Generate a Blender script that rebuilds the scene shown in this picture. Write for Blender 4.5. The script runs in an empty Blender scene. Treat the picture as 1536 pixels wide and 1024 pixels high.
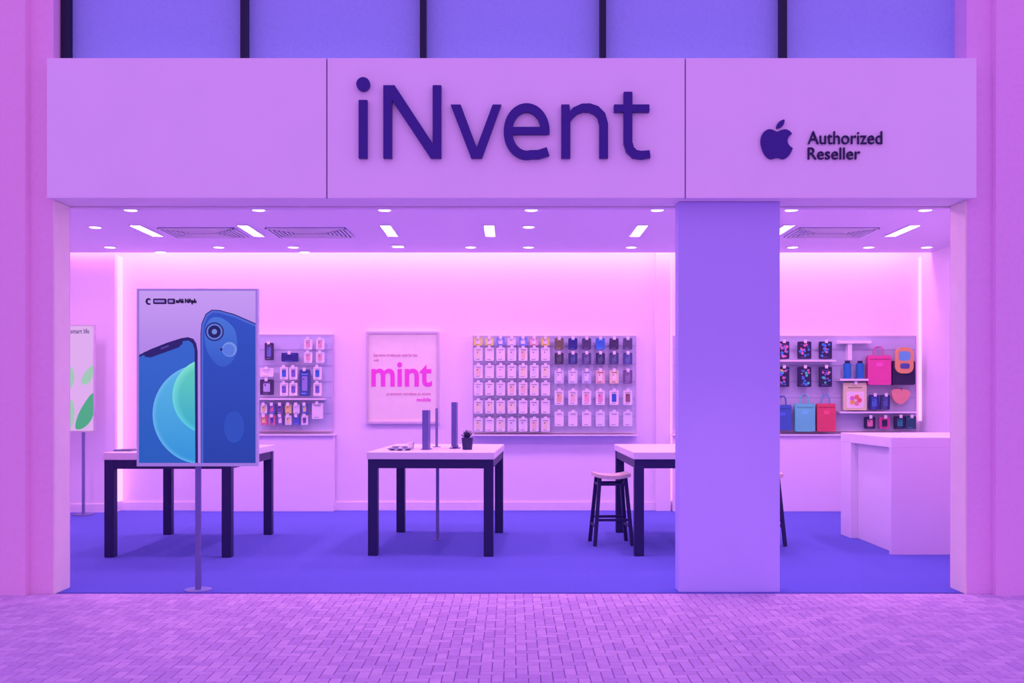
import bpy, math, random
from mathutils import Vector, Matrix
random.seed(7)
S = bpy.context.scene
COL = S.collection
F = 1500.0; HZ = 600.0; CX = 768.0; H = 1.35
def X(px, d): return (px-CX)/F*d
def Z(py, d): return H+(HZ-py)/F*d
L_EXT = (0.62, 0.25, 0.92)
L_INT = (1.0, 0.44, 1.0)
def lin(c):
    c = c/255.0
    return c/12.92 if c <= 0.04045 else ((c+0.055)/1.055)**2.4
def base(rgb, env):
    l = [lin(c) for c in rgb]
    L = {'ext': L_EXT, 'int': L_INT, None: (1, 1, 1)}[env]
    return tuple(min(0.95, max(0.004, a/b)) for a, b in zip(l, L))+(1,)
MC = {}
def mat(name, rgb, env='int', rough=0.55, metal=0.0, var=0.05, scale=8.0, bump=0.0, spec=0.3):
    if name in MC: return MC[name]
    m = bpy.data.materials.new(name); m.use_nodes = True
    nt = m.node_tree; b = nt.nodes['Principled BSDF']
    c = base(rgb, env)
    b.inputs['Roughness'].default_value = rough
    b.inputs['Metallic'].default_value = metal
    b.inputs['Specular IOR Level'].default_value = spec
    tc = nt.nodes.new('ShaderNodeTexCoord')
    n = nt.nodes.new('ShaderNodeTexNoise'); n.inputs['Scale'].default_value = scale
    n.inputs['Detail'].default_value = 4
    nt.links.new(tc.outputs['Object'], n.inputs['Vector'])
    mx = nt.nodes.new('ShaderNodeMix'); mx.data_type = 'RGBA'
    mx.inputs[6].default_value = tuple(v*(1-var) for v in c[:3])+(1,)
    mx.inputs[7].default_value = tuple(min(1, v*(1+var)) for v in c[:3])+(1,)
    nt.links.new(n.outputs['Fac'], mx.inputs[0])
    nt.links.new(mx.outputs[2], b.inputs['Base Color'])
    if bump > 0:
        bp = nt.nodes.new('ShaderNodeBump'); bp.inputs['Strength'].default_value = bump
        bp.inputs['Distance'].default_value = 0.01
        nt.links.new(n.outputs['Fac'], bp.inputs['Height'])
        nt.links.new(bp.outputs['Normal'], b.inputs['Normal'])
    MC[name] = m
    return m
# poster print: added emission keeps printed colours under purple light; no light box
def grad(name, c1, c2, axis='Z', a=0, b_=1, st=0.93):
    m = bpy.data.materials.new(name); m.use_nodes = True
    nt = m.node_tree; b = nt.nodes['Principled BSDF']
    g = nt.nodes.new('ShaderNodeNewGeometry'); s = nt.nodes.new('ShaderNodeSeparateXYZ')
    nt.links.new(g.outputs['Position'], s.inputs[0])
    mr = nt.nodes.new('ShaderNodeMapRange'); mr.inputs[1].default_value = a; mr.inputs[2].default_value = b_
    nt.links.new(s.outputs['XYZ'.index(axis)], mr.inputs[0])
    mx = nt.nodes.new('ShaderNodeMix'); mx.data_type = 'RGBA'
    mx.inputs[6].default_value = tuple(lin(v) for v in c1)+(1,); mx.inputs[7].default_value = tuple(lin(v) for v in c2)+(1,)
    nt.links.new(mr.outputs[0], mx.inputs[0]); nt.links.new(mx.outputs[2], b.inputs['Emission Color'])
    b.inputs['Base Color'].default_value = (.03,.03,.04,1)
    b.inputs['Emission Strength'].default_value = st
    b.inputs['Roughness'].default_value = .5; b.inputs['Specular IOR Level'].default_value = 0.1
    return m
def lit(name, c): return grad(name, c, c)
def emis(name, rgb, st):
    m = bpy.data.materials.new(name); m.use_nodes = True
    nt = m.node_tree; b = nt.nodes['Principled BSDF']
    c = tuple(lin(v) for v in rgb)+(1,)
    b.inputs['Base Color'].default_value = c
    b.inputs['Emission Color'].default_value = c
    b.inputs['Emission Strength'].default_value = st
    return m

class MB:
    def __init__(s): s.v = []; s.f = []; s.mi = []; s.ms = []; s.sm = []
    def m(s, mt):
        if mt not in s.ms: s.ms.append(mt)
        return s.ms.index(mt)
    def add(s, vs, fs, mt, smooth=False):
        o = len(s.v); s.v += [tuple(v) for v in vs]; k = s.m(mt)
        for f in fs:
            s.f.append([i+o for i in f]); s.mi.append(k); s.sm.append(smooth)
    def box(s, x0, x1, y0, y1, z0, z1, mt):
        if x0 > x1: x0, x1 = x1, x0
        if z0 > z1: z0, z1 = z1, z0
        vs = [(x0,y0,z0),(x1,y0,z0),(x1,y1,z0),(x0,y1,z0),(x0,y0,z1),(x1,y0,z1),(x1,y1,z1),(x0,y1,z1)]
        s.add(vs, [(0,3,2,1),(4,5,6,7),(0,1,5,4),(1,2,6,5),(2,3,7,6),(3,0,4,7)], mt)
    def cyl(s, p, q, r, mt, seg=20, r2=None):
        p = Vector(p); q = Vector(q); r2 = r if r2 is None else r2
        d = (q-p).normalized(); up = Vector((0,0,1)) if abs(d.z) < .9 else Vector((1,0,0))
        a = d.cross(up).normalized(); b = d.cross(a)
        vs = []
        for c, rr in ((p, r), (q, r2)):
            for i in range(seg):
                t = 2*math.pi*i/seg
                vs.append(c+a*math.cos(t)*rr+b*math.sin(t)*rr)
        s.add(vs, [(i, (i+1) % seg, seg+(i+1) % seg, seg+i) for i in range(seg)], mt, True)
        s.add(vs[:seg], [tuple(range(seg))], mt); s.add(vs[seg:], [tuple(range(seg))], mt)
    def beam(s, p, q, w, mt):
        p = Vector(p); q = Vector(q); d = (q-p).normalized()
        a = Vector((1,0,0)) if abs(d.x) < .7 else Vector((0,1,0))
        b = d.cross(a).normalized(); a = b.cross(d).normalized()
        vs = [c+a*i*w/2+b*j*w/2 for c in (p, q) for i, j in ((-1,-1),(1,-1),(1,1),(-1,1))]
        s.add(vs, [(0,1,2,3),(7,6,5,4),(0,4,5,1),(1,5,6,2),(2,6,7,3),(3,7,4,0)], mt)
    def prism(s, poly, y0, y1, mt):
        n = len(poly)
        if n < 3: return
        vs = [(x, y0, z) for x, z in poly]+[(x, y1, z) for x, z in poly]
        s.add(vs, [tuple(range(n)), tuple(range(2*n-1, n-1, -1))]+[(i, n+i, n+(i+1) % n, (i+1) % n) for i in range(n)], mt)
    def text(s, body, x0, x1, z0, z1, y0, y1, mt, off=0.0):
        cu = bpy.data.curves.new('t', 'FONT'); cu.body = body; cu.extrude = 0.05; cu.offset = off
        cu.resolution_u = 5
        o = bpy.data.objects.new('t', cu); COL.objects.link(o)
        bpy.context.view_layer.update()
        dg = bpy.context.evaluated_depsgraph_get()
        me = o.evaluated_get(dg).to_mesh()
        vv = [v.co.copy() for v in me.vertices]; ff = [tuple(p.vertices) for p in me.polygons]
        o.evaluated_get(dg).to_mesh_clear()
        bpy.data.objects.remove(o); bpy.data.curves.remove(cu)
        ax = min(v.x for v in vv); bx = max(v.x for v in vv); ay = min(v.y for v in vv); by = max(v.y for v in vv)
        s.add([(x0+(v.x-ax)/(bx-ax)*(x1-x0), y0 if v.z > 0 else y1, z0+(v.y-ay)/(by-ay)*(z1-z0)) for v in vv], ff, mt)
    def done(s, name, bevel=0.0, rotz=0.0):
        xs = [v[0] for v in s.v]; ys = [v[1] for v in s.v]; zs = [v[2] for v in s.v]
        c = Vector(((min(xs)+max(xs))/2, (min(ys)+max(ys))/2, min(zs)))
        me = bpy.data.meshes.new(name)
        me.from_pydata([Vector(v)-c for v in s.v], [], s.f)
        for m in s.ms: me.materials.append(m)
        for p, k, sm in zip(me.polygons, s.mi, s.sm): p.material_index = k; p.use_smooth = sm
        me.update()
        import bmesh
        bm = bmesh.new(); bm.from_mesh(me); bmesh.ops.recalc_face_normals(bm, faces=bm.faces); bm.to_mesh(me); bm.free()
        o = bpy.data.objects.new(name, me); o.location = c; o.rotation_euler[2] = rotz
        COL.objects.link(o)
        if bevel:
            b = o.modifiers.new('bevel', 'BEVEL'); b.width = bevel; b.segments = 2; b.limit_method = 'ANGLE'
        return o
def area(name, loc, sx, sy, power, col, rot=(0,0,0), parent=None):
    l = bpy.data.lights.new(name, 'AREA'); l.shape = 'RECTANGLE'; l.size = sx; l.size_y = sy
    l.energy = power; l.color = col
    o = bpy.data.objects.new(name, l); COL.objects.link(o); o.location = loc; o.rotation_euler = rot
    if parent:
        o.parent = parent; o.matrix_parent_inverse = Matrix.Translation(parent.location).inverted()
    return o
def circ(cx, cy, r, n=40, ry=None):
    ry = ry or r
    return [(cx+r*math.cos(2*math.pi*i/n), cy+ry*math.sin(2*math.pi*i/n)) for i in range(n)]
def clip(sub, cl):
    def ar(p): return sum(p[i][0]*p[(i+1) % len(p)][1]-p[(i+1) % len(p)][0]*p[i][1] for i in range(len(p)))
    if ar(cl) < 0: cl = cl[::-1]
    out = list(sub)
    for i in range(len(cl)):
        a = cl[i]; b = cl[(i+1) % len(cl)]
        ins = lambda p: (b[0]-a[0])*(p[1]-a[1])-(b[1]-a[1])*(p[0]-a[0]) >= -1e-9
        new = []
        for j in range(len(out)):
            p = out[j-1]; q = out[j]
            if ins(p) != ins(q):
                dx, dy = q[0]-p[0], q[1]-p[1]; ex, ey = b[0]-a[0], b[1]-a[1]
                den = ex*dy-ey*dx
                t = (ey*(p[0]-a[0])-ex*(p[1]-a[1]))/den
                new.append((p[0]+dx*t, p[1]+dy*t))
            if ins(q): new.append(q)
        out = new
        if not out: return []
    return out
def rrect(x0, y0, x1, y1, r, n=6):
    o = []
    for cx, cy, a0 in ((x1-r, y1-r, 0), (x0+r, y1-r, 90), (x0+r, y0+r, 180), (x1-r, y0+r, 270)):
        for i in range(n+1):
            a = math.radians(a0+90*i/n); o.append((cx+r*math.cos(a), cy+r*math.sin(a)))
    return o
def W(poly, d): return [(X(a, d), Z(b, d)) for a, b in poly]
def ribbon(pts, w):
    n = len(pts); L = []; R = []
    for i in range(n):
        a = Vector(pts[max(0, i-1)]); b = Vector(pts[min(n-1, i+1)]); d = (b-a).normalized()
        nn = Vector((-d.y, d.x)); p = Vector(pts[i]); ww = w[i] if isinstance(w, list) else w
        L.append(tuple(p+nn*ww/2)); R.append(tuple(p-nn*ww/2))
    return L+R[::-1]
def catmull(p, n=5, closed=True):
    o = []; N = len(p)
    for i in range(N if closed else N-1):
        idx = [(i+k-1) % N if closed else min(N-1, max(0, i+k-1)) for k in range(4)]
        a, b, c, d = [Vector(p[k]) for k in idx]
        for j in range(n):
            t = j/n
            q = 0.5*((2*b)+(c-a)*t+(2*a-5*b+4*c-d)*t*t+(3*b-a-3*c+d)*t**3)
            o.append(tuple(q))
    if not closed: o.append(tuple(p[-1]))
    return o

# ---------------- materials
m_header = mat('fascia_paint', (218,140,252), 'ext', .6, var=.03, scale=3)
m_pier = mat('pier_stone', (204,112,224), 'ext', .8, var=.06, scale=30, bump=.05)
m_pier2 = mat('pier_stone_right', (198,110,230), 'ext', .8, var=.06, scale=30, bump=.05)
m_jamb = mat('jamb_paint', (222,146,220), 'ext', .6)
m_col = mat('column_paint', (154,104,240), 'ext', .7, var=.03, scale=2)
m_win = mat('frosted_glazing', (134,104,246), 'ext', .5, var=.12, scale=60, spec=.2)
m_mull = mat('mullion_metal', (22,10,58), 'ext', .5)
m_sign = mat('sign_navy', (46,16,132), 'ext', .5)
m_gap = mat('joint_dark', (90,50,150), 'ext', .9)
m_wall = mat('wall_paint', (250,168,250), 'int', .8, var=.015, scale=2)
m_ceil = mat('ceiling_paint', (236,160,250), 'int', .8, var=.02)
m_floor = mat('carpet_violet', (104,80,204), 'int', .95, var=.18, scale=70, bump=.25, spec=.05)
m_trim = mat('trim_paint', (248,168,248), 'int', .6)
m_frame = mat('table_frame', (42,24,92), 'int', .45)
m_top = mat('table_top', (250,190,240), 'int', .35, var=.03)
m_white = mat('counter_laminate', (250,172,250), 'int', .4, var=.01)
m_metal = mat('stand_metal', (130,90,180), 'int', .4, metal=.3)
m_dark = mat('device_dark', (100,68,166), 'int', .35)
m_pot = mat('pot_dark', (50,30,95), 'int', .35)
m_wood = mat('seat_wood', (236,156,205), 'int', .5, var=.12, scale=25)
m_board = mat('pegboard', (200,146,228), 'int', .6, var=.02)
m_ledge = mat('ledge', (250,182,250), 'int', .5)
m_sf = mat('silver_frame', (214,142,212), 'int', .4)
m_lamp = emis('lamp_lens', (255,215,250), 2.5)
m_led = emis('led_tape', (255,178,250), 1.15)

# ---------------- ground
b = MB(); m_gr = mat('paver_joint', (128,68,182), 'ext', .95)
b.box(-14, 14, -6, 7.02, -.12, -.006, m_gr); b.done('ground')
b = MB()
pm = [mat('paver_a', (172,100,214), 'ext', .9, var=.12, scale=40, bump=.1, spec=.15),
      mat('paver_b', (169,98,212), 'ext', .9, var=.12, scale=40, bump=.1, spec=.15),
      mat('paver_c', (178,105,218), 'ext', .9, var=.12, scale=40, bump=.1, spec=.15),
      mat('paver_d', (163,93,208), 'ext', .9, var=.12, scale=40, bump=.1, spec=.15)]
u = 0.06; g = 0.0022
y_lo, y_hi, x_lo, x_hi = 3.0, 6.98, -5.2, 5.2
def brick(cx0, cy0, w, h):
    x0 = x_lo+cx0*u; y0 = y_lo+cy0*u; x1 = x0+w*u; y1 = y0+h*u
    if x1 > x_hi or x0 < x_lo or y0 < y_lo: return
    y1 = min(y1, y_hi)
    if y1-y0 < .01: return
    z = random.uniform(-.001, 0)
    x0 += g; x1 -= g; y0 += g; y1 -= g; e = .002
    vs = [(x0,y0,-.012),(x1,y0,-.012),(x1,y1,-.012),(x0,y1,-.012),(x0,y0,z-e),(x1,y0,z-e),(x1,y1,z-e),(x0,y1,z-e),
          (x0+e,y0+e,z),(x1-e,y0+e,z),(x1-e,y1-e,z),(x0+e,y1-e,z)]
    b.add(vs, [(0,1,5,4),(1,2,6,5),(2,3,7,6),(3,0,4,7),(4,5,9,8),(5,6,10,9),(6,7,11,10),(7,4,8,11),(8,9,10,11)], random.choice(pm))
ny = int((y_hi-y_lo)/u)+3; nx = int((x_hi-x_lo)/u)+3
for k in range(-4, ny):
    for mm in range(-60, 60):
        hx = k+4*mm
        if -3 < hx < nx: brick(hx, k, 2, 1); brick(hx, k+1, 1, 2)
b.done('brick_paving')

# ---------------- facade
xl = X(80, 6.98); xr = X(1450, 6.98)
b = MB()
b.box(-9, xl, 6.98, 7.25, -.1, 6.5, m_pier)
b.box(-9, X(39, 6.93), 6.92, 6.98, -.1, 6.5, m_pier)
b.done('wall_front_left', .004)
b = MB()
b.box(xr, 9, 6.98, 7.25, -.1, 6.5, m_pier2)
b.box(X(1493, 6.93), 9, 6.92, 6.98, -.1, 6.5, m_pier2)
b.done('wall_front_right', .004)
b = MB(); b.box(xl, xl+.012, 6.975, 7.21, 0, 2.743, m_jamb); b.done('trim_1')
b = MB(); b.box(xr-.012, xr, 6.975, 7.21, 0, 2.743, m_jamb); b.done('trim_2')
b = MB(); b.box(xl, xr, 7.22, 7.3, 2.74, 6.5, m_wall); b.done('wall_front_upper')
zt = Z(87, 6.9); zb = 2.744
b = MB()
e = [70, 489.2, 491, 1027.2, 1029, 1465]
for i in range(0, 6, 2): b.box(X(e[i], 6.9), X(e[i+1], 6.9), 6.9, 6.93, zb, zt, m_header)
b.box(X(72, 6.9), X(1463, 6.9), 6.925, 6.975, zb+.002, zt-.004, m_header)
b.box(xl+.001, xr-.001, 6.97, 7.2, zb+.002, zt-.004, m_header)
b.box(X(488.6, 6.9), X(491.6, 6.9), 6.915, 6.926, zb+.001, zt-.002, m_gap)
b.box(X(1026.6, 6.9), X(1029.6, 6.9), 6.915, 6.926, zb+.001, zt-.002, m_gap)
b.done('storefront_fascia', .003)
# upper windows
mx_ = [100, 367, 635, 904, 1174, 1442]
b = MB()
for p in mx_:
    c = X(p, 7.12); b.box(c-.021, c+.021, 7.08, 7.215, zt, 6.4, m_mull)
for i in range(5):
    b.box(X(mx_[i], 7.12)+.02, X(mx_[i+1], 7.12)-.02, 7.17, 7.2, zt, 6.4, m_win)
b.box(xl+.01, xr-.01, 7.08, 7.2, 6.4, 6.5, m_mull)
b.done('window_1')
# sign lettering
b = MB(); d = 6.87
lk = [0]
def L(poly):
    lk[0] += 1
    b.prism(W(poly, d), 6.865-.0004*lk[0], 6.8995-.0001*lk[0], m_sign)
L([(538,150),(551,150),(551,237),(538,237)]); L(circ(544.7,126,10.2,32))
L([(575,128),(592,128),(649,215),(649,128),(662,128),(662,237),(646,237),(588,150),(588,237),(575,237)])
L([(676,157),(691,157),(715,221),(739,157),(752,157),(723,237),(707,237)])
arc = [(790+28*math.cos(math.radians(a)), 197-35.5*math.sin(math.radians(a))) for a in range(-6, 285, 8)]+[(808,231.5),(822,227)]
L(ribbon(arc, 13)); L([(766,190.5),(821,190.5),(821,201.5),(766,201.5)])
L([(842,157),(854,157),(855.5,172),(855.5,237),(842,237)])
L(ribbon([(850,184),(855,174),(863,166),(874,161.5),(884,161.5),(894,165),(902,173),(905.5,186),(905.5,205),(905.5,237)], [8,10,11,12,12.5,13,13,13,13,13]))
L(ribbon([(942,138),(942,200),(942,214),(945,224),(952,231),(962,232.5),(975,231)], [13,13,13,13,13,12,11]))
L([(921,157),(974,157),(974,168),(921,168)])
b.done('storefront_sign_lettering')
b = MB()
body = catmull([(1190,221.5),(1186,230),(1181,235.5),(1175,237.5),(1167,235.5),(1159,237.5),(1153,236),(1147,229),(1143,219),(1142,209),(1145,199),(1152,193.5),(1159,193.5),(1166,196.5),(1172,194.5),(1179,193),(1185,195.5),(1189,199.5)], 5, False)
body += catmull([(1189,199.5),(1184,204.5),(1182,210.5),(1184.5,217),(1190,221.5)], 4, False)[1:-1]
b.prism(W(body, d), 6.88, 6.8995, m_sign)
b.prism(W(catmull([(1166,191.5),(1166.5,186),(1170.5,181),(1177,178.5),(1177,184),(1173,189.5)]), d), 6.88, 6.8995, m_sign)
b.done('fruit_logo_sign')
b = MB()
m_txt = mat('sign_text_dark', (30,12,84), 'ext', .5)
b.text('Authorized', X(1213,d), X(1325,d), Z(215,d), Z(195.5,d), 6.885, 6.8995, m_txt, .0)
b.text('Reseller', X(1213,d), X(1292,d), Z(238,d), Z(220,d), 6.885, 6.8995, m_txt, .0)
b.done('reseller_sign_lettering')
# column
b = MB(); b.box(X(1018,7.03), X(1170,7.03), 7.03, 7.18, 0, 2.744, m_col); b.done('column', .004)

# ---------------- room
XL, XR, YB, ZC = -5.6, 5.0, 12.27, 3.11
b = MB(); b.box(XL, XR, 7.02, YB, -.1, 0.0, m_floor); b.done('floor')
b = MB(); b.box(XL-.1, XR+.1, YB, YB+.1, -.1, 3.42, m_wall); b.done('wall_back')
b = MB(); b.box(X(984,12.2), X(1006,12.2), YB-.07, YB, 0, 3.4, m_wall)
b.box(X(1006,12.2), X(1007.2,12.2), 12.22, 12.265, .12, 3.1, m_led); b.done('trim_3')
b = MB(); b.box(XL-.1, XL, 7.25, YB, -.1, 3.42, m_wall); b.done('wall_left')
b = MB(); b.box(XL, X(172,12.05), 12.05, YB, 0, 3.40, m_wall)
b.box(X(172,12.05), X(172,12.05)+.014, 12.13, 12.265, .12, 3.1, m_led); b.done('wall_return')
b = MB(); b.box(XR, XR+.1, 7.25, YB, -.1, 3.42, m_wall)
b.box(XR-.012, XR, 12.21, 12.265, 1.1, 3.1, m_led); b.done('wall_right')
b = MB(); b.box(XL, XR, 7.3, 11.93, ZC, ZC+.08, m_ceil); b.done('ceiling')
b = MB(); b.box(XL, XR, 7.25, YB+.1, 3.42, 3.5, m_wall); b.done('roof_slab')
b = MB(); b.box(X(175,12.25), X(984,12.25), YB-.02, YB, 0, .1, m_trim)
b.box(X(1008,12.25), XR, YB-.02, YB, 0, .1, m_trim); b.done('baseboard_back')
b = MB(); b.box(XL, X(172,12.05), 12.03, 12.05, 0, .1, m_trim); b.done('baseboard_left')
b = MB(); b.box(XR-.02, XR, 7.3, YB-.02, 0, .1, m_trim); b.done('baseboard_right')
PK = (1.0, .38, .98)
# cove
b = MB(); b.box(XL+.05, XR-.05, 11.86, 11.91, ZC+.08, ZC+.11, m_led); cove = b.done('cove_light')
area('cove_lamp', (-.3, 12.0, 3.36), 10.4, .1, 58, (1,.34,.95), (math.radians(10),0,0), cove)
# linear lights
m_lf = mat('lamp_housing', (238,170,245), 'int', .5)
for row, (y0, y1) in enumerate(((10.03,10.68),(8.1,8.75))):
    for xx in (-4.95,-3.78,-2.70,-1.27,-.23,1.31,2.78,4.04):  # leftmost one is out of view, added to brighten the left wall
        if row == 1 and xx in (-2.70, -4.95): continue
        b = MB()
        b.box(xx-.06, xx-.05, y0-.01, y1+.01, ZC-.012, ZC, m_lf); b.box(xx+.05, xx+.06, y0-.01, y1+.01, ZC-.012, ZC, m_lf)
        b.box(xx-.06, xx+.06, y0-.02, y0-.01, ZC-.012, ZC, m_lf); b.box(xx-.06, xx+.06, y1+.01, y1+.02, ZC-.012, ZC, m_lf)
        b.box(xx-.05, xx+.05, y0-.01, y1+.01, ZC-.004, ZC, m_lamp)
        o = b.done('linear_ceiling_light')
        area('lamp', (xx, (y0+y1)/2, ZC-.006), .1, .65, 15, PK, (0,0,0), o)
# downlights
dl = [(p,314) for p in (196,388,577,797,986,1187,1388)]+[(143,340),(793,339.5)]+[(p,370) for p in (165,328,440,706,793,947,1189,1303,1390)]+[(241,379),(457,379)]
b = MB()
for px, py in dl:
    dd = (ZC-H)*F/(HZ-py); dd = min(dd, 11.85); x = X(px, dd)
    b.cyl((x,dd,ZC-.008), (x,dd,ZC), .075, m_lf, 24); b.cyl((x,dd,ZC-.011), (x,dd,ZC-.007), .056, m_lamp, 24)
x = X(597,11.4); b.box(x-.08, x+.08, 11.32, 11.48, ZC-.012, ZC, m_lf); b.box(x-.06, x+.06, 11.34, 11.46, ZC-.015, ZC-.01, m_lamp)
b.done('recessed_downlights')
# diffusers
m_lv = mat('louvre', (96,66,170), 'int', .5)
for xa, xb in ((-3.62,-2.84),(-2.52,-1.70),(2.93,3.75)):
    b = MB(); ya, yb = 10.2, 10.78
    b.box(xa, xb, ya, yb, ZC-.006, ZC-.0005, m_lv)
    for i in range(7):
        t = i*.04
        for (p0,p1,q0,q1) in ((xa+t,xb-t,ya+t,ya+t+.014),(xa+t,xb-t,yb-t-.014,yb-t),(xa+t,xa+t+.014,ya+t,yb-t),(xb-t-.014,xb-t,ya+t,yb-t)):
            b.box(p0,p1,q0,q1,ZC-.016,ZC-.005, m_lf)
    b.done('air_diffuser')

# ---------------- tables
def table(x0, x1, y0, y1, rot=0, post=None):
    b = MB(); lw = .083; h = .9
    b.box(x0, x1, y0, y1, h-.062, h, m_top)
    for x in (x0+.01, x1-.01-lw):
        for y in (y0+.01, y1-.01-lw): b.box(x, x+lw, y, y+lw, 0, h-.062, m_frame)
    a = h-.14
    b.box(x0+.05, x1-.05, y0+.015, y0+.07, a, h-.063, m_frame); b.box(x0+.05, x1-.05, y1-.07, y1-.015, a, h-.063, m_frame)
    b.box(x0+.015, x0+.07, y0+.05, y1-.05, a, h-.063, m_frame); b.box(x1-.07, x1-.015, y0+.05, y1-.05, a, h-.063, m_frame)
    if post:
        b.cyl((post[0],post[1],0), (post[0],post[1],h-.06), .016, m_metal, 12); b.cyl((post[0],post[1],0), (post[0],post[1],.01), .035, m_metal, 16)
    return b.done('display_table', .004, rot)
table(-3.51, -2.40, 8.57, 10.12)
table(-1.225, -.115, 8.64, 10.28, math.radians(-2.6), (X(655,9.64), 9.64))
table(1.05, 2.17, 8.64, 10.28)
def stool(cx, cy, rot=0):
    b = MB(); h = .66
    n = 8
    prof = [(-1+2*i/n) for i in range(n+1)]
    top = [(cx+p*.165, h+.022*p*p-.01) for p in prof]; bot = [(x, z-.035) for x, z in top[::-1]]
    b.prism(top+bot, cy-.15, cy+.15, m_wood)
    tp = {}
    for i in (-1, 1):
        for j in (-1, 1):
            p = Vector((cx+i*.12, cy+j*.11, h-.03)); q = Vector((cx+i*.175, cy+j*.17, 0.0)); tp[i, j] = (p, q)
            b.beam(p, q, .034, m_frame)
    f = lambda k, t: tp[k][0].lerp(tp[k][1], t)
    for a_, c_, t in (((-1,-1),(1,-1),.62),((-1,1),(1,1),.62),((-1,-1),(-1,1),.72),((1,-1),(1,1),.72),((-1,-1),(1,-1),.1),((-1,1),(1,1),.1),((-1,-1),(-1,1),.1),((1,-1),(1,1),.1)):
        b.beam(f(a_, t), f(c_, t), .024, m_frame)
    return b.done('stool', .003, rot)
stool(.93, 9.42, .06); stool(2.36, 9.42, -.06)
# items on middle table
b = MB(); b.box(X(634,9.1), X(643,9.1), 9.05, 9.3, .9, Z(615,9.1), m_dark); b.box(X(631,9.1), X(646,9.1), 9.08, 9.27, .9, .906, m_metal); b.done('tablet_display', .002)
b = MB(); b.box(X(677.5,9.3), X(685,9.3), 9.25, 9.5, .92, Z(603,9.3), m_dark); b.box(X(679,9.3), X(687,9.3), 9.3, 9.44, .9, .93, m_metal); b.box(X(674,9.3), X(690,9.3), 9.28, 9.47, .9, .906, m_metal); b.done('desktop_monitor', .002)
b = MB(); b.cyl((X(655,9.6),9.6,.9), (X(655,9.6),9.6,Z(612,9.6)), .013, m_metal, 12); b.cyl((X(655,9.6),9.6,.9), (X(655,9.6),9.6,.906), .04, m_metal, 16); b.done('price_tag_post')
b = MB(); cx = X(701,9.1)
b.cyl((cx,9.1,.9),(cx,9.1,1.01), .043, m_pot, 20, .054)
for i in range(18):
    a = i*2.4; r = .015+.045*(i/18)
    b.cyl((cx,9.1,1.0), (cx+math.cos(a)*r, 9.1+math.sin(a)*r, 1.075-.03*(i/18)+.01*math.sin(i)), .009, m_pot, 6, .003)
b.done('potted_succulent')
b = MB()
m_ph = mat('phone_body', (120,92,165), 'int', .3)
for i, (px, y) in enumerate(((588,9.0),(600,8.95),(612,9.0),(594,9.35),(608,9.35))):
    x = X(px, y); b.box(x-.035, x+.035, y-.07, y+.07, .9+.012, .92, m_ph); b.box(x-.02, x+.02, y-.02, y+.02, .9, .913, m_metal)
b.done('display_phones', .003)
b = MB(); x = X(617,9.25); b.cyl((x,9.2,.9),(x,9.2,.965), .028, m_top, 18, .032); b.done('paper_cup')
b = MB(); x = X(190,8.9); b.box(x-.08, x+.08, 8.8, 9.0, .9, .912, m_ph); b.box(x-.07,x+.07,8.81,8.99,.912,.914,m_pot); b.done('display_tablet', .002)

# ---------------- counter
b = MB(); x0, x1, y0, y1, h = 3.31, 4.75, 8.73, 10.07, 1.025
b.box(x0, x1, y0, y1, h-.09, h, m_white)
b.box(x0, x1, y0, y0+.05, 0, h-.09, m_white)
b.box(x0, x0+.5, y1-.3, y1, 0, h-.09, m_white)
b.box(x0+.07, x1, y0+.05, y1-.02, 0, h-.09, m_white)
b.done('reception_counter', .004)

# ---------------- foreground poster stand
D0 = 7.1
b = MB(); m_pf = mat('poster_frame', (160,120,220), 'ext', .45)
m_pole = mat('pole_metal', (92,62,168), 'ext', .45)
b.cyl((X(296,D0),D0+.02,.0), (X(296,D0),D0+.02,Z(690,D0)), .021, m_pole, 16)
b.cyl((X(296,D0),D0+.02,0), (X(296,D0),D0+.02,.006), .095, mat('base_plate', (112,80,195), 'ext', .4), 32)
b.box(X(206,D0), X(387,D0), D0, D0+.035, Z(699,D0), Z(433,D0), m_pf)
for q in ((206,209,433,699),(384,387,433,699),(209,384,433,436),(209,384,694,699)):
    b.box(X(q[0],D0), X(q[1],D0), D0-.012, D0, Z(q[3],D0), Z(q[2],D0), m_pf)
rect = [(209,436),(384,436),(384,694),(209,694)]
lay = [0]
def art(poly, mt, cl=rect):
    p = clip(poly, cl) if cl else poly
    lay[0] += 1
    if len(p) > 2: b.prism(W(p, D0), D0-.0005*lay[0], D0-.0001, mt)
zz = lambda p: Z(p, D0); xx = lambda p: X(p, D0)
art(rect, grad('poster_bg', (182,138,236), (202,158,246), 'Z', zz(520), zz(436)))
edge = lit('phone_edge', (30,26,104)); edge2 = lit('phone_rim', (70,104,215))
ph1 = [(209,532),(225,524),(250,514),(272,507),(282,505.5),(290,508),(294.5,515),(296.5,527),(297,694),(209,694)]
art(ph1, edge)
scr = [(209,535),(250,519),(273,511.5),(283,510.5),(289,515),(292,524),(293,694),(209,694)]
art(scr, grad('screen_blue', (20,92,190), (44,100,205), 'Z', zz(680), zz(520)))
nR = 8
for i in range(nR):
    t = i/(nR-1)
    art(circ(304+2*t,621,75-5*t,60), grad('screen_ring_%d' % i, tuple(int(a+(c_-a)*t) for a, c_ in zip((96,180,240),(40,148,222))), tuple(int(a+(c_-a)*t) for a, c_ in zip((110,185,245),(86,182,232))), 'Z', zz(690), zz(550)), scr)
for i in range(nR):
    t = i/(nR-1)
    art(circ(316+3*t,594+2*t,57-8*t,60), grad('screen_green_%d' % i, tuple(int(a+(c_-a)*t) for a, c_ in zip((80,205,232),(46,170,205))), tuple(int(a+(c_-a)*t) for a, c_ in zip((130,228,215),(92,208,190))), 'Z', zz(650), zz(550)), scr)
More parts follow.
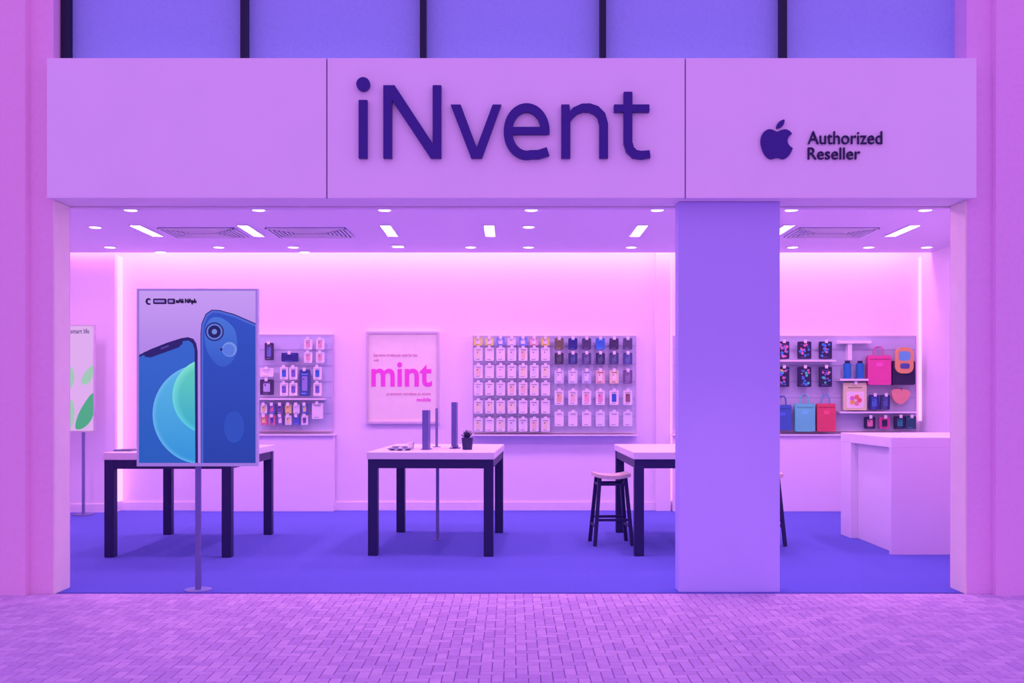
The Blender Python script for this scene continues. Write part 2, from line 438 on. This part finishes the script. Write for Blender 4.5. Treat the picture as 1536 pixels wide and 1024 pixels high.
art([(216,528.5),(222,526),(268,510),(274,510.5),(274,515),(268,521),(226,536),(218,535)], edge)
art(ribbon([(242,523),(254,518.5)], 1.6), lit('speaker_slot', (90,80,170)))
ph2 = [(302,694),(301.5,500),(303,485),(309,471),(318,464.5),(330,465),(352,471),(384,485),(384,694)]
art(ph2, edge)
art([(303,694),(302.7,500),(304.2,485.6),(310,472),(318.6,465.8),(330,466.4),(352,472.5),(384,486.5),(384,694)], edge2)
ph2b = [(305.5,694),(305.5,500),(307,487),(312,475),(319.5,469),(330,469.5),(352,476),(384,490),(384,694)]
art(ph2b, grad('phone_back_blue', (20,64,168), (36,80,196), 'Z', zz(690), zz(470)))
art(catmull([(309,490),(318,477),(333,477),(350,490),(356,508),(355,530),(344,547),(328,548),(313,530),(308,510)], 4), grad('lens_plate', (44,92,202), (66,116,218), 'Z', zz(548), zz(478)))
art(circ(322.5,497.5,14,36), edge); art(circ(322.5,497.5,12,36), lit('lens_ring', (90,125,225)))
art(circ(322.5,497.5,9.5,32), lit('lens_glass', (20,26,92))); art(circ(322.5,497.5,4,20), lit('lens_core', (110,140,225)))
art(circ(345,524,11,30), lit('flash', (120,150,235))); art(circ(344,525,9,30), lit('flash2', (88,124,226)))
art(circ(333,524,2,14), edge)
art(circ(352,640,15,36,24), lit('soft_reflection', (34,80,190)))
ink = mat('poster_ink', (26,16,74), 'ext', .5)
art(ribbon([(226,449.5),(223.5,448),(221,450),(220.5,453),(222.5,456),(226,456)], 2.2), ink)
for q in ((231,448,250,456),(252.5,448,263,456)): art(rrect(*q, 1.5), ink)
art([(233,450.2),(248,450.2),(248,453.8),(233,453.8)], m_pf); art([(254.5,450),(261,450),(261,454),(254.5,454)], m_pf)
b.text('nAli NAph', xx(265.5), xx(295), zz(457), zz(448), D0-.024, D0-.001, ink, .0)
b.done('poster_stand')

# ---------------- far left poster stand
D1 = 11.75
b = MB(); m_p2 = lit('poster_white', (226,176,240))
b.cyl((X(124,D1),D1+.02,0), (X(124,D1),D1+.02,Z(640,D1)), .018, m_metal, 14); b.cyl((X(124,D1),D1+.02,0), (X(124,D1),D1+.02,.012), .12, m_metal, 28)
b.box(X(84,D1), X(142,D1), D1, D1+.03, Z(648,D1), Z(487,D1), m_sf)
R2 = [(86,489),(140,489),(140,646),(86,646)]
def a2(p, mt, k):
    p = clip(p, R2); b.prism(W(p, D1), D1-.002*k, D1+.001, mt)
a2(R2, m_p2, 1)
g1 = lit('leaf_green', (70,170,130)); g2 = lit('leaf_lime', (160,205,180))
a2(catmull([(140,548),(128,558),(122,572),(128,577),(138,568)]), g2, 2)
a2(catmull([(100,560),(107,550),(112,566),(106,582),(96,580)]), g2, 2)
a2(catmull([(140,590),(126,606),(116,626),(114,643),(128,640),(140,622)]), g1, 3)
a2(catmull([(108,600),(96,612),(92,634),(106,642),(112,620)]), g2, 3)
b.text('smart life', X(106,D1), X(134,D1), Z(500,D1), Z(493,D1), D1-.006, D1, m_frame, .0)
b.done('leaf_poster_stand')

# ---------------- mint poster
DP = 12.22
b = MB()
b.box(X(549.5,DP), X(658.5,DP), DP+.01, YB-.001, Z(635.5,DP), Z(497,DP), mat('mint_bg', (248,172,224), 'int', .4))
for q in ((549.5,553,497,635.5),(655,658.5,497,635.5),(553,655,497,500.5),(553,655,632,635.5)):
    b.box(X(q[0],DP), X(q[1],DP), DP-.01, DP+.012, Z(q[3],DP), Z(q[2],DP), m_sf)
pk = mat('magenta_ink', (240,60,205), 'int', .5); pk2 = mat('rose_ink', (216,96,180), 'int', .5)
b.text('mint', X(557,DP), X(648,DP), Z(580,DP), Z(543,DP), DP+.004, DP+.012, pk, .02)
b.text('Get more of what you want for less', X(560,DP), X(626,DP), Z(536,DP), Z(530,DP), DP+.006, DP+.012, pk2)
b.text('with', X(560,DP), X(568,DP), Z(541.5,DP), Z(538,DP), DP+.006, DP+.012, pk2)
b.text('premium wireless in store', X(580,DP), X(646,DP), Z(594,DP), Z(588,DP), DP+.006, DP+.012, pk2)
b.text('mobile', X(625,DP), X(646,DP), Z(602,DP), Z(596,DP), DP+.006, DP+.012, pk, .02)
b.done('framed_poster')

# ---------------- wall displays
DB = 12.18; DH = DB+.024
pal = {}
def pc(rgb):
    if rgb not in pal: pal[rgb] = mat('product_%d_%d_%d' % rgb, rgb, 'int', .5)
    return pal[rgb]
def board(a, c, t, bt, name, slots):
    b = MB()
    b.box(X(a,DB), X(c,DB), DB+.03, YB-.001, Z(bt,DB), Z(t,DB), m_board)
    e = 1.6
    for q in ((a,a+e,t,bt),(c-e,c,t,bt),(a+e,c-e,t,t+e),(a+e,c-e,bt-e,bt)):
        b.box(X(q[0],DB), X(q[1],DB), DB+.025, DB+.035, Z(q[3],DB), Z(q[2],DB), m_sf)
    gm = pc((172,122,208))
    for s in slots: b.box(X(a+e,DB), X(c-e,DB), DB+.026, DB+.032, Z(s+.5,DB), Z(s-.5,DB), gm)
    return b.done(name)
DF = 12.1
def prod(b, x0, y0, x1, y1, c, inner=None, hook=True, rr=1.5):
    b.prism(W(rrect(x0, y0, x1, y1, rr, 3), DF), DF, DF+.03, pc(c))
    w = x1-x0; h = y1-y0
    lc = tuple(int(v*.72) for v in c) if sum(c) > 420 else tuple(min(255, int(v*1.5)+20) for v in c)
    if inner:
        b.prism(W(rrect(x0+w*.25, y0+h*.25, x1-w*.25, y1-h*.2, 1, 2), DF), DF-.004, DF+.01, pc(inner))
        b.prism(W(circ(x0+w*.4, y0+h*.36, min(w,h)*.07, 10), DF), DF-.006, DF+.01, pc(tuple(int(v*.5) for v in inner)))
    b.box(X(x0+w*.2,DF), X(x0+w*.65,DF), DF-.002, DF+.01, Z(y1-h*.08,DF), Z(y1-h*.13,DF), pc(lc))
    b.box(X(x0+w*.2,DF), X(x1-w*.2,DF), DF-.002, DF+.01, Z(y0+h*.2,DF), Z(y0+h*.15,DF), pc(lc))
    if hook:
        cx = (x0+x1)/2
        b.box(X(cx-.6,DF), X(cx+.6,DF), DF-.03, DH, Z(y0+1.6,DF), Z(y0+.3,DF), m_metal)
        b.box(X(cx-2.2,DF), X(cx+2.2,DF), DF-.034, DF-.028, Z(y0+2.5,DF), Z(y0-2.5,DF), pc((248,180,240)))
W_ = (252,186,246); DK = (70,40,95); NV = (50,38,130); BL = (60,88,205)
board(372, 499, 501, 647, 'accessory_display_board', [524,548,572,596,620])
b = MB()
for it in [(397,514,410,540,DK,(110,88,190)),(422,529,447,542,NV,None),(390,552,410,565,W_,None),(390,569,410,592,DK,(190,136,220)),(449,554,465,594,(66,60,150),(150,106,205))]:
    prod(b, *it[:5], it[5])
for x in (456,474):
    for y in (508,528): prod(b, x, y, x+12, y+16, W_, (232,130,190))
for x in (420,434,470):
    for y in (550,574): prod(b, x, y, x+12, y+19, W_, random.choice([BL,(230,110,170),(120,80,190)]))
cols = [(240,150,120),(236,90,160),(120,70,160),W_,(90,80,190),(245,166,150)]
x = 391
while x < 462:
    for y in (606,623): prod(b, x, y, x+9.5, y+14, random.choice(cols), random.choice(cols))
    x += 12.2
prod(b, 468, 604, 484, 628, W_, None)
b.box(X(376,DF), X(487,DF), DF-.06, DH, Z(599.5,DF), Z(597,DF), m_ledge)
b.done('hanging_accessories')
board(709, 955, 503, 650, 'phone_case_display_board', [518,546,572,598,624])
b = MB()
topc = [(240,184,110),(240,176,150),(130,116,225),(240,166,240),(130,116,235),(235,130,190),(240,166,110)]
past = [W_,(248,180,242),(248,176,240),(253,190,248),(244,174,242)]
for i in range(7):
    x = 711+i*16.8
    prod(b, x, 506, x+12.5, 518, topc[i], W_)
    for j, y in enumerate((521,547,573,600,627)):
        inner = random.choice([None, (244,156,190), (246,172,200), (236,168,240), (252,188,240)])
        prod(b, x, y, x+13, y+20, random.choice(past), inner)
c2 = [[(120,78,90),NV,(80,50,110),BL,DK,(90,60,120)],
      [(70,45,85),(60,45,120),(90,60,130),(60,40,100),(75,55,120),(80,60,140)],
      [(225,160,235),(230,165,240),(205,146,230),(240,146,190),(245,164,190),(120,70,140)],
      [(240,146,160),(240,156,200),(245,136,190),W_,(60,80,200),(150,82,120)],
      [W_,(246,180,240),W_,(240,180,246),W_,(240,174,246)]]
for i in range(6):
    x = 832+i*20.6
    for j, (y, h) in enumerate(((507,17),(529,17),(555,20),(585,22),(617,22))):
        c = c2[j][i]
        if j == 3: prod(b, x, y, x+13.5, y+h, W_, c if c != W_ else (236,120,190))
        else: prod(b, x, y, x+13.5, y+h, c, None if j in (0,4) else tuple(min(255, v+30) for v in c))
b.done('hanging_phone_cases')
b = MB(); b.box(X(706,12.1), X(957,12.1), 12.08, YB-.001, Z(653.5,12.1), Z(651.5,12.1), m_ledge); b.done('wall_ledge')
board(1010, 1376, 503, 647, 'bag_display_board', [524,548,572,596,620])
b = MB()
bk = (48,28,82)
fl = [(230,90,180),(70,110,220),(80,165,190),(240,146,120),(120,80,220)]
def floral(x0, y0, x1, y1, pal_):
    prod(b, x0, y0, x1, y1, bk)
    for k in range(14):
        cx = random.uniform(x0+3, x1-3); cy = random.uniform(y0+4, y1-3); r = random.uniform(1.0, 2.4)
        b.prism(W(circ(cx, cy, r, 8), DF), DF-.003-.0002*k, DF+.01, pc(random.choice(pal_)))
for x0, x1 in ((1167,1184),(1197,1217),(1229,1248),(1137,1156)):
    floral(x0, 512, x1, 538, fl[:2]); floral(x0, 550, x1, 580, fl)
def bag(x0, y0, x1, y1, c, hc=None):
    hc = hc or c; cx = (x0+x1)/2; w = (x1-x0)
    b.prism(W([(x0+1.5,y0),(x1-1.5,y0),(x1,y0+3),(x1,y1-2),(x1-2,y1),(x0+2,y1),(x0,y1-2),(x0,y0+3)], DF), DF-.02, DF+.05, pc(c))
    b.prism(W([(x0+2,y0+5),(x1-2,y0+5),(x1-2,y0+6),(x0+2,y0+6)], DF), DF-.023, DF, pc(tuple(int(v*.75) for v in c)))
    b.prism(W(rrect(cx-w*.14, y0+11, cx+w*.14, y0+16, 1, 2), DF), DF-.023, DF, pc(tuple(min(255,int(v*1.2)) for v in c)))
    b.prism(W(ribbon([(cx-w*.22,y0+2),(cx-w*.2,y0-9),(cx-w*.1,y0-13),(cx+w*.1,y0-13),(cx+w*.2,y0-9),(cx+w*.22,y0+2)], 1.8), DF), DF+.01, DF+.02, pc(hc))
    b.box(X(cx-.7,DF), X(cx+.7,DF), DF-.03, DH, Z(y0-11.5,DF), Z(y0-13,DF), m_metal)
b.box(X(1120,DF), X(1252,DF), DF-.06, DH, Z(542.5,DF), Z(540,DF), m_ledge)
for x in (1265,1284):
    b.cyl((X(x+6,DF),DF+.0,Z(568,DF)), (X(x+6,DF),DF,Z(545,DF)), .045, pc((40,88,190)), 20); b.cyl((X(x+6,DF),DF,Z(545,DF)), (X(x+6,DF),DF,Z(541,DF)), .03, pc(bk), 16)
b.box(X(1258,DF), X(1300,DF), DF-.06, DH, Z(571,DF), Z(568,DF), m_ledge)
b.box(X(1258,DF), X(1306,DF), DF-.03, DH, Z(515,DF), Z(511,DF), m_ledge); b.box(X(1272,DF), X(1278,DF), DF, DH, Z(540,DF), Z(511,DF), m_ledge)
bag(1301, 533, 1336, 577, (236,60,160)); bag(1338, 541, 1372, 577, bk)
b.prism(W(rrect(1341,521,1368,560,10,5), DF), DF-.05, DF-.021, pc((240,126,120))); b.prism(W(rrect(1346,527,1363,541,4,4), DF), DF-.055, DF-.04, pc((110,136,220))); b.prism(W(rrect(1348,545,1362,553,3,4), DF), DF-.055, DF-.04, pc((90,68,160)))
bag(1160, 607, 1187, 645, (70,78,180)); bag(1192, 605, 1222, 647, (110,165,205)); bag(1225, 605, 1253, 647, (230,60,110), (110,128,220))
prod(b, 1265, 574, 1300, 615, (232,166,180)); b.prism(W(rrect(1270,587,1296,612,2,3), DF), DF-.006, DF+.01, pc((250,192,235)))
for k, cc in enumerate([(240,80,110),(236,110,160),(245,146,90),(230,90,190),(240,100,100)]):
    b.prism(W(circ(1283+6*math.cos(k*1.26), 600+5*math.sin(k*1.26), 3.6, 10), DF), DF-.01-.0004*k, DF, pc(cc))
prod(b, 1304, 592, 1319, 614, NV, (80,88,190)); prod(b, 1321, 592, 1335, 614, (60,45,120), (90,78,170))
b.prism(W(catmull([(1338,586),(1350,583),(1365,587),(1362,598),(1352,606),(1341,600)]), DF), DF, DF+.03, pc((238,116,150))); b.box(X(1351,DF), X(1353,DF), DF, DH, Z(585,DF), Z(582,DF), m_metal)
prod(b, 1297, 625, 1313, 643, bk, (236,100,170)); prod(b, 1319, 625, 1335, 643, (220,60,150), bk); prod(b, 1342, 624, 1358, 643, bk, (50,108,150)); prod(b, 1359, 624, 1374, 643, (50,68,110), None)
b.box(X(1258,DF), X(1374,DF), DF-.05, DH, Z(619.5,DF), Z(617,DF), m_ledge)
floral(1138, 600, 1154, 630, fl)
b.done('hanging_bags')
for a, c in ((300, 500), (1010, 1360)):
    b = MB(); b.box(X(a,12.13), X(c,12.13), 12.14, YB-.021, 0, Z(653,12.13), m_wall); b.box(X(a,12.1)-.01, X(c,12.1)+.01, 12.1, YB-.001, Z(653.5,12.1), Z(651,12.1), m_ledge)
    b.done('low_wall_cabinet', .003)

# added unseen spot, washing the foot of the column and the pavement pink
sp_ = bpy.data.lights.new('added_pink_wash_spot', 'SPOT'); sp_.energy = 150; sp_.color = (1,.38,.8); sp_.spot_size = math.radians(26); sp_.spot_blend = 1; sp_.shadow_soft_size = .3
so = bpy.data.objects.new('added_pink_wash_spot', sp_); COL.objects.link(so); so.location = (1.2, 2.6, 3.4)
so.rotation_euler = (Vector((1.5, 7.03, .4))-Vector(so.location)).to_track_quat('-Z', 'Y').to_euler()

# ---------------- world & camera
w = bpy.data.worlds.new('sky'); S.world = w; w.use_nodes = True
nt = w.node_tree; bg = nt.nodes['Background']
tc = nt.nodes.new('ShaderNodeTexCoord'); sp = nt.nodes.new('ShaderNodeSeparateXYZ'); cr = nt.nodes.new('ShaderNodeValToRGB')
nt.links.new(tc.outputs['Generated'], sp.inputs[0]); nt.links.new(sp.outputs[2], cr.inputs[0]); nt.links.new(cr.outputs[0], bg.inputs[0])
cr.color_ramp.elements[0].position = 0.0; cr.color_ramp.elements[0].color = (.70,.26,.92,1)
cr.color_ramp.elements[1].position = 1.0; cr.color_ramp.elements[1].color = (.52,.25,.96,1)
bg.inputs[1].default_value = 1.17
cam = bpy.data.cameras.new('camera'); co = bpy.data.objects.new('camera', cam); COL.objects.link(co)
co.location = (0, 0, H); co.rotation_euler = (math.radians(90), 0, 0)
cam.sensor_width = 36; cam.sensor_fit = 'HORIZONTAL'; cam.lens = 36*F/1536; cam.shift_y = 88/1536
S.camera = co
S.view_settings.view_transform = 'Standard'; S.view_settings.look = 'None'
